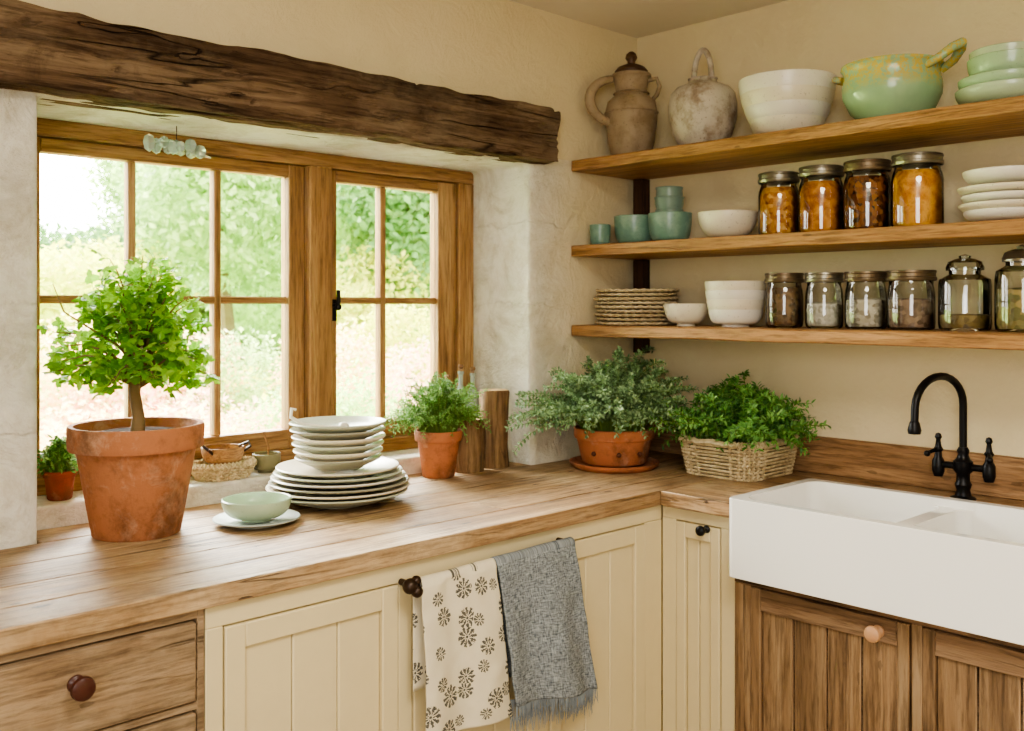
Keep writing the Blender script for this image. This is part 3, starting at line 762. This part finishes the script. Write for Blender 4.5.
ms=wbasket(g,.158,.145,.112,10,.12,.35,28,.0052); obj('soil',ms,M_SOIL,g,smooth=False)
bush(g,'herb',G4,.11,330,(.13,.13),(.25,.245),.155,.030,.0115,.014,lpn=3,low=.0,lim=(-.03,-.2),trail=.25,floorz=.07,lump=.5)
g=grp('potted_succulent',(-2.068,.21,.955))
obj('pot',MB().lathe(potp(.04,.03,.075,.018,.004,.003),36),terracotta('terracotta_dark','A0523A'),g); obj('soil',MB().lathe([(0,.06),(.036,.058)],20),M_SOIL,g)
bush(g,'herb',G4,.075,60,(.03,.03),(.05,.05),.075,.020,.009,.010,lpn=3,low=0)

# wood logs
BK=wood('stump_bark','4E3822','826446','A88A62','Z',.75,.7,.8,.2,cracks=.8,worn='A0825A'); RING=plain('stump_end','BE9E6E',.7,bump=.3)
m=MB(); r,h=.055,.174; m.lathe([(0,0),(r*.86,0),(r*.9,.004),(r*.98,h*.25),(r*1.02,h*.5),(r*.98,h*.78),(r*.9,h-.012),(r*.92,h-.004),(r*.88,h)],40,wob=.08); m.mi=1; m.lathe([(r*.88,h),(r*.7,h-.002),(r*.66,h-.02),(0,h-.022)],40,wob=.08)
obj('wooden_crock',m,[BK,RING],loc=(-.815,.055,.90))
m=MB(); r,h=.049,.262; m.lathe([(0,0),(r*.95,0),(r,.004),(r*.94,h*.3),(r*.98,h*.7),(r*1.03,h-.006),(r*.98,h)],40,wob=.16); m.mi=1; m.lathe([(r*.98,h),(r*.6,h+.0005),(r*.3,h),(0,h)],40,wob=.16)
obj('upright_wooden_log',m,[BK,RING],loc=(-.690,.065,.90))
g=grp('small_glass_bottles',(-.64,.24,.955))
for i,(x,y,h) in enumerate([(-.050,0,.285),(.006,.0,.275),(-.095,.02,.25)]):
    obj('bottle_%d'%i,MB().lathe([(0,0),(.019,0),(.021,.004),(.021,h*.6),(.018,h*.68),(.008,h*.75),(.008,h*.88),(.011,h*.89),(.011,h*.92),(.0,h*.92)],24,(x,y,0)),M_CUT,g)
    obj('stopper_%d'%i,MB().lathe([(0,h*.92),(.006,h*.92),(.006,h*.95),(.011,h*.97),(.008,h),(0,h)],16,(x,y,0)),plain('cork_%d'%i,'8A6A4C',.7),g)
M_WBOWL=wood('turned_wood','6A4C2E','98704A','BC9468','X',.55,.3)
g=grp('stacked_woven_bowls',(-1.62,.205,.955))
ms=wbasket(g,.092,.062,.04,6,.2,1.0,24)
obj('wooden_bowl',MB().lathe(bowlp(.060,.052,.5,.005,.6,z=.038),40),M_WBOWL,g)
obj('rim_handles',MB().tube([(.045,-.03,.075),(.065,-.04,.09),(.07,-.02,.10),(.05,.0,.088)],.004,8).tube([(-.045,-.03,.075),(-.065,-.04,.09),(-.07,-.02,.10),(-.05,.0,.088)],.004,8),M_BRONZE,g)
g=grp('small_wooden_cup_with_spoon',(-1.475,.215,.955))
obj('cup',MB().lathe(bowlp(.042,.055,.6,.004,.5),36),plain('olive_cup','7C7452',.5,bump=.2),g)
obj('spoon',MB().tube([(.0,0,.02),(.008,0,.07),(-.004,.004,.11),(-.006,.004,.12)],[.003,.003,.003,.005],8),M_WBOWL,g)

# ------------------------------------------------------------------ towels
def towel(par,nm,A,B,Cc,D,y,mat,folds,amp,thick,back=.25,seed=0,nu=70,nv=80,ybot=0):
    mb=MB(); mb.uv=[]; R=.013; Lf=((A[1]-Cc[1])+(B[1]-D[1]))/2
    rows=[]
    nb=18; na=8
    for j in range(nb): rows.append(('b',1-j/nb))
    for j in range(na): rows.append(('a',j/(na-1)))
    for j in range(1,nv): rows.append(('f',j/(nv-1)))
    for kind,s in rows:
        for i in range(nu+1):
            u=i/nu; xt=A[0]+(B[0]-A[0])*u; zt=A[1]+(B[1]-A[1])*u; xb=Cc[0]+(D[0]-Cc[0])*u; zb=Cc[1]+(D[1]-Cc[1])*u
            w=math.sin(u*folds*2*math.pi+seed)+.5*math.sin(u*folds*4.3+seed*2+1)
            if kind=='b': x=xt;z=zt-s*back; yy=y+R+.0015*w; v=-s*back
            elif kind=='a': a=math.pi*s; x=xt; z=zt+R*math.sin(a); yy=y+R*math.cos(a)+.001*w; v=0
            else:
                x=xt+(xb-xt)*s+.004*math.sin(s*5+seed)*s; z=zt+(zb-zt)*s; v=s*Lf
                g2=min(1,s*1.5); yy=y-R-amp*(.15+g2)*(w+1.2)*.5-ybot*s+.004*noise.noise(Vector((u*6,s*8,seed)))
            mb.v.append((x,yy,z)); mb.uv.append((u*math.hypot(B[0]-A[0],0)*1.05+seed,-v))
    W=nu+1
    for j in range(len(rows)-1):
        for i in range(nu): mb.face(j*W+i,j*W+i+1,(j+1)*W+i+1,(j+1)*W+i)
    bottom=[Vector(mb.v[(len(rows)-1)*W+i]) for i in range(W)]
    obj(nm,mb,mat,par,angle=180,solid=thick)
    return bottom
t=NT('printed_linen'); uv=t.n('ShaderNodeTexCoord').outputs['UV']
vm=t.n('ShaderNodeMapping',{'Scale':(1,1,1),'Vector':uv}).outputs[0]
v=t.n('ShaderNodeTexVoronoi',{'Scale':16.0,'Vector':vm,'Randomness':.6},voronoi_dimensions='2D')
df=t.n('ShaderNodeVectorMath',{0:vm,1:v.outputs['Position']},operation='SUBTRACT').outputs[0]
sx=t.n('ShaderNodeSeparateXYZ',{0:df}); ang=t.math('ARCTAN2',sx.outputs[1],sx.outputs[0]); rad=t.n('ShaderNodeVectorMath',{0:df},operation='LENGTH').outputs['Value']
cr=t.n('ShaderNodeSeparateColor',{0:v.outputs['Color']})
R0=t.math('MULTIPLY_ADD',cr.outputs[0],.013,.014)
rn=t.math('DIVIDE',rad,R0)
nn2=t.noise(vm,150,4,.6)
ang2=t.math('ADD',ang,t.math('MULTIPLY_ADD',nn2,1.0,-.5))
pet=t.math('ABSOLUTE',t.math('COSINE',t.math('MULTIPLY_ADD',ang2,5,t.math('MULTIPLY',cr.outputs[1],3))))
thr=t.math('MULTIPLY_ADD',t.math('ABSOLUTE',t.math('SUBTRACT',rn,.6)),.9,.42)
a1=t.math('GREATER_THAN',t.math('ADD',pet,t.math('MULTIPLY_ADD',nn2,1.4,-.7)),thr); a2=t.math('LESS_THAN',rn,1.0); a3=t.math('GREATER_THAN',rn,.2); a4=t.math('LESS_THAN',rn,.14)
msk=t.math('MAXIMUM',t.math('MULTIPLY',t.math('MULTIPLY',a1,a2),a3),a4)
nn=t.noise(vm,300,2); msk=t.math('MULTIPLY',msk,t.math('MULTIPLY_ADD',nn,.6,.6),clamp=True)
t.base(t.mix(msk,t.mix(t.noise(vm,30,3),'E8E0CA','DACFB6'),'3C3D3C')); t.p(Roughness=.9)
wv=t.n('ShaderNodeTexWave',{'Scale':380.0,'Vector':vm}); wv2=t.n('ShaderNodeTexWave',{'Scale':380.0,'Vector':vm},bands_direction='Y')
t.bump(t.math('ADD',wv.outputs['Fac'],wv2.outputs['Fac']),.15,.001); LINEN=t.mat
t=NT('slate_woven_cloth'); vm=t.n('ShaderNodeTexCoord').outputs['UV']
n3=t.n('ShaderNodeMapping',{'Scale':(260,60,1),'Vector':vm}).outputs[0]; n4=t.n('ShaderNodeMapping',{'Scale':(60,260,1),'Vector':vm}).outputs[0]
wf=t.math('MULTIPLY',t.math('ADD',t.noise(n3,1,3),t.noise(n4,1,3)),.5)
t.base(t.ramp(wf,[(.38,'555D65'),(.62,'A8AFB4')])); t.p(Roughness=.95,Specular_IOR_Level=.2); t.bump(wf,.8,.004); SLATE=t.mat
rl=grp('towel_rail')
obj('bar',MB().tube([(-1.590,-.628,.812),(-1.05,-.628,.822)],.006,10),M_BRONZE,rl)
obj('ends',MB().tube([(-1.585,-.585,.812),(-1.585,-.628,.812)],.008,10).ball((-1.593,-.63,.812),.018).ball((-1.581,-.64,.800),.014).ball((-1.577,-.632,.822),.012).tube([(-1.06,-.585,.821),(-1.06,-.628,.821)],.008,10),M_BRONZE,rl)
pt=grp('floral_tea_towel')
towel(pt,'cloth',(-1.572,.812),(-1.338,.817),(-1.562,.452),(-1.285,.435),-.628,LINEN,1.6,.012,.0025,seed=.4)
gt=grp('grey_fringed_towel')
bt=towel(gt,'cloth',(-1.335,.817),(-1.055,.8215),(-1.288,.462),(-.965,.415),-.628,SLATE,1.7,.018,.005,seed=1.3,back=.30)
m=MB()
for k in range(len(bt)*2-2):
    p=bt[k//2].lerp(bt[min(k//2+1,len(bt)-1)],(k%2)*.5)
    L=U(.03,.048); m.tube([p+Vector((0,0,.003)),p+Vector((U(-.003,.003),U(-.003,.003),-L*.5)),p+Vector((U(-.006,.006),U(-.005,.005),-L))],[.0014,.0013,.0006],4)
for k in range(110):
    q=k/109; p=bt[0].lerp(bt[-1],q); p=Vector((p.x,p.y+.022,p.z))
    L=U(.06,.085); m.tube([p+Vector((0,0,.01)),p+Vector((U(-.003,.003),0,-L*.5)),p+Vector((U(-.006,.006),0,-L))],[.0014,.0013,.0006],4)
obj('fringe',m,plain('slate_thread','868E94',.9),gt,smooth=False)

# ------------------------------------------------------------------ garden
def clump(n,L,W,seed):
    random.seed(seed); m=MB()
    for i in range(n):
        d=Vector((random.gauss(0,1),random.gauss(0,1),random.gauss(0,1))).normalized()
        r=(.45+.55*RND()**.5)*(1+.35*noise.noise(d*2.2+Vector((seed,0,0))))
        p=d*r; p.z*=.85
        t_=Vector((U(-1,1),U(-1,1),U(-1,1))).normalized()
        ld=(t_+d*.3).normalized(); s=U(.6,1.3)
        m.leaf(p,ld,(d+Vector((0,0,.5))+t_*.4).normalized(),L*s,W*s,'quad',.2)
    return m
def clumpmesh(nm,n,L,W,seed,mat):
    mb=clump(n,L,W,seed); me=bpy.data.meshes.new(nm); me.from_pydata(mb.v,[],mb.f); me.materials.append(mat); me.update(); return me
def inst(me,par,loc,s,sz=1):
    o=bpy.data.objects.new('foliage_clump',me); o.location=loc; o.scale=(s,s,s*sz); o.rotation_euler=(0,0,U(0,6.28)); finish(o,par)
LG=leafmat('tree_green',['648C3C','86AC54','A8CA70','C4DE94'],.48); LD=leafmat('tree_deep_green',['507E40','6E9A56','90B674'],.42)
LY=leafmat('lime_yellow_leaf',['C0CC48','D8DA5C','ECE078','CAD858'],.5); LO=leafmat('blossom_orange',['F8C088','FAD4A8','F4A870','FEE8CC','D4E09C'],.4)
LP=leafmat('blossom_pink',['F8B4A0','FCCCBC','F0948A','B4D084','FEE8D0'],.4)
CG=[clumpmesh('tree_clump_%d'%i,2600,.13,.075,11+i,[LG,LD,LG][i]) for i in range(3)]
CY=clumpmesh('lime_clump',2600,.12,.07,21,LY); CO=clumpmesh('orange_clump',3200,.075,.06,22,LO); CP=clumpmesh('pink_clump',3200,.075,.06,23,LP); CS=clumpmesh('shrub_clump',3000,.09,.045,24,LG)
t=NT('lawn'); co=t.coord(); t.base(t.ramp(t.noise(co,3,6),[(.3,'8AA85C'),(.7,'B4CC80')])); t.p(Roughness=.9)
obj('garden_lawn',MB().box(-30,45,.43,60,-.4,-.2),t.mat)
random.seed(5)
tr=grp('garden_trees')
def wx(px,dy): return -2.97+px*dy
for i in range(60):
    dy=U(16,21); k=.27+.66*(i/59); x=wx(k,dy)
    top=4.8 if k>.45 else (1.4+ (k-.27)*6)
    for j in range(3):
        inst(random.choice(CG),tr,(x+U(-1,1),dy-2.4+U(-1,1),U(.3,top)),U(.8,1.3))
for k,dy,z,s,me in [(.36,10,1.4,.8,CY),(.32,9.5,1.3,.8,CY),(.40,11,1.5,.8,CY),(.50,11,2.6,1.0,CG[0]),(.53,11.5,3.6,1.0,CG[2]),(.57,12,1.9,1.0,CG[0]),(.47,12.5,3.3,.9,CG[0]),
    (.70,10,2.4,1.0,CG[0]),(.75,9,2.9,.8,CG[1]),(.81,9,2.2,.9,CG[1]),(.84,9,3.0,1.0,CG[0]),(.67,11,3.6,1.0,CG[2]),(.80,9,3.5,.7,CG[0]),(.72,9,1.5,.7,CY),(.68,8.6,1.2,.6,CY),(.78,9,1.3,.7,CS)]:
    inst(me,tr,(wx(k,dy),dy-2.4,z),s)
tk=MB()
for k,dy in [(.45,16),(.52,11.5),(.6,15),(.74,10),(.82,9.5),(.36,17)]:
    x=wx(k,dy); tk.tube([(x,dy-2.4,-.2),(x+.05,dy-2.4,1.2),(x-.05,dy-2.3,2.6)],[.12,.09,.06],8)
obj('trunks',tk,plain('bark','7A6A54',.9),tr)
fs=grp('flowering_shrubs')
for i in range(46):
    dy=U(5.2,8.5); k=.27+.62*RND(); me=random.choice([CO,CO,CP,CS,CY if k>.5 else CO])
    inst(me,fs,(wx(k,dy),dy-2.4,U(.1,.5)),U(.45,.7),.9)
for k,dy,z,s,me in [(.655,4.6,.75,.42,CS),(.70,4.8,.62,.42,CS),(.66,5.6,1.0,.4,CO),(.75,5.5,.62,.42,CP),(.80,6,.8,.45,CP),(.58,5.2,.5,.45,CP),(.5,5,.5,.45,CO),(.42,5,.5,.5,CO),(.36,5,.45,.5,CO),(.54,6.5,.85,.5,CS),(.47,7,.9,.5,CO),(.38,7,.95,.55,CO),(.43,6.5,.8,.5,CP),(.82,5,.35,.45,CS),(.76,7,1.05,.5,CY)]:
    inst(me,fs,(wx(k,dy),dy-2.4,z),s)

# ------------------------------------------------------------------ lights
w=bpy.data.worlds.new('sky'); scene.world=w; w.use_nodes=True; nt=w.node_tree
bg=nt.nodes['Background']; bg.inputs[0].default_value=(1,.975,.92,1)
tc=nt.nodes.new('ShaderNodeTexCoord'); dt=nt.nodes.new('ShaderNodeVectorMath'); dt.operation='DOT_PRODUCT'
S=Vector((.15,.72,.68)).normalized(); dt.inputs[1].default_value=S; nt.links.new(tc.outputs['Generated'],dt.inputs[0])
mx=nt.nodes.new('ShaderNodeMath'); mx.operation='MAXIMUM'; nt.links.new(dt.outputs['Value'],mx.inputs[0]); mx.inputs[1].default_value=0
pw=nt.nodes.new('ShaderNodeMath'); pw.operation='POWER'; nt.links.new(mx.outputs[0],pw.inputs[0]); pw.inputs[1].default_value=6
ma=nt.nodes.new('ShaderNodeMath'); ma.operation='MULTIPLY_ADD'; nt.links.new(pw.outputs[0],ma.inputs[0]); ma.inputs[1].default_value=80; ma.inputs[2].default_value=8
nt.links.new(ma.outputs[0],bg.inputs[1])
def light(nm,ty,loc,rot,e,col,**k):
    l=bpy.data.lights.new(nm,ty); l.energy=e; l.color=col
    for a,b in k.items(): setattr(l,a,b)
    o=bpy.data.objects.new(nm,l); o.location=loc; o.rotation_euler=rot; finish(o); return o
s=light('sun','SUN',(8,4,10),(0,0,0),13,(1,.93,.80),angle=math.radians(3))
s.rotation_euler=Vector((-1,-.18,-1.15)).to_track_quat('-Z','Y').to_euler()
po=light('window_portal','AREA',((XL+XR)/2,.45,1.45),(-math.pi/2,0,0),1,(1,1,1),shape='RECTANGLE',size=1.6,size_y=1.0)
try: po.data.cycles.is_portal=True
except Exception: pass
light('overhead_fill','AREA',(-2.2,-2.3,2.45),(0,0,0),52,(1,.92,.78),shape='DISK',size=1.0)  # unseen warm fill disk added under the ceiling, no fixture modelled
o=light('rear_fill','AREA',(-4.4,-3.2,1.7),(0,0,0),50,(1,.98,.94),shape='RECTANGLE',size=1.3,size_y=1.2)  # fill panel added behind the camera to brighten the room, no window there
o.rotation_euler=Vector((.85,.5,-.1)).to_track_quat('-Z','Y').to_euler()
try: scene.view_settings.look='AgX - Medium High Contrast'
except Exception as e: print('look',e)

# ------------------------------------------------------------------ camera
cam=bpy.data.cameras.new('camera'); co=bpy.data.objects.new('camera',cam); finish(co)
co.location=(-2.97,-2.40,1.45); co.rotation_euler=(math.pi/2,0,-math.radians(43.8))
cam.lens=982/1024*36; cam.sensor_width=36; cam.shift_y=-60/1024
cam.dof.use_dof=True; cam.dof.focus_distance=2.5; cam.dof.aperture_fstop=5.0
scene.camera=co
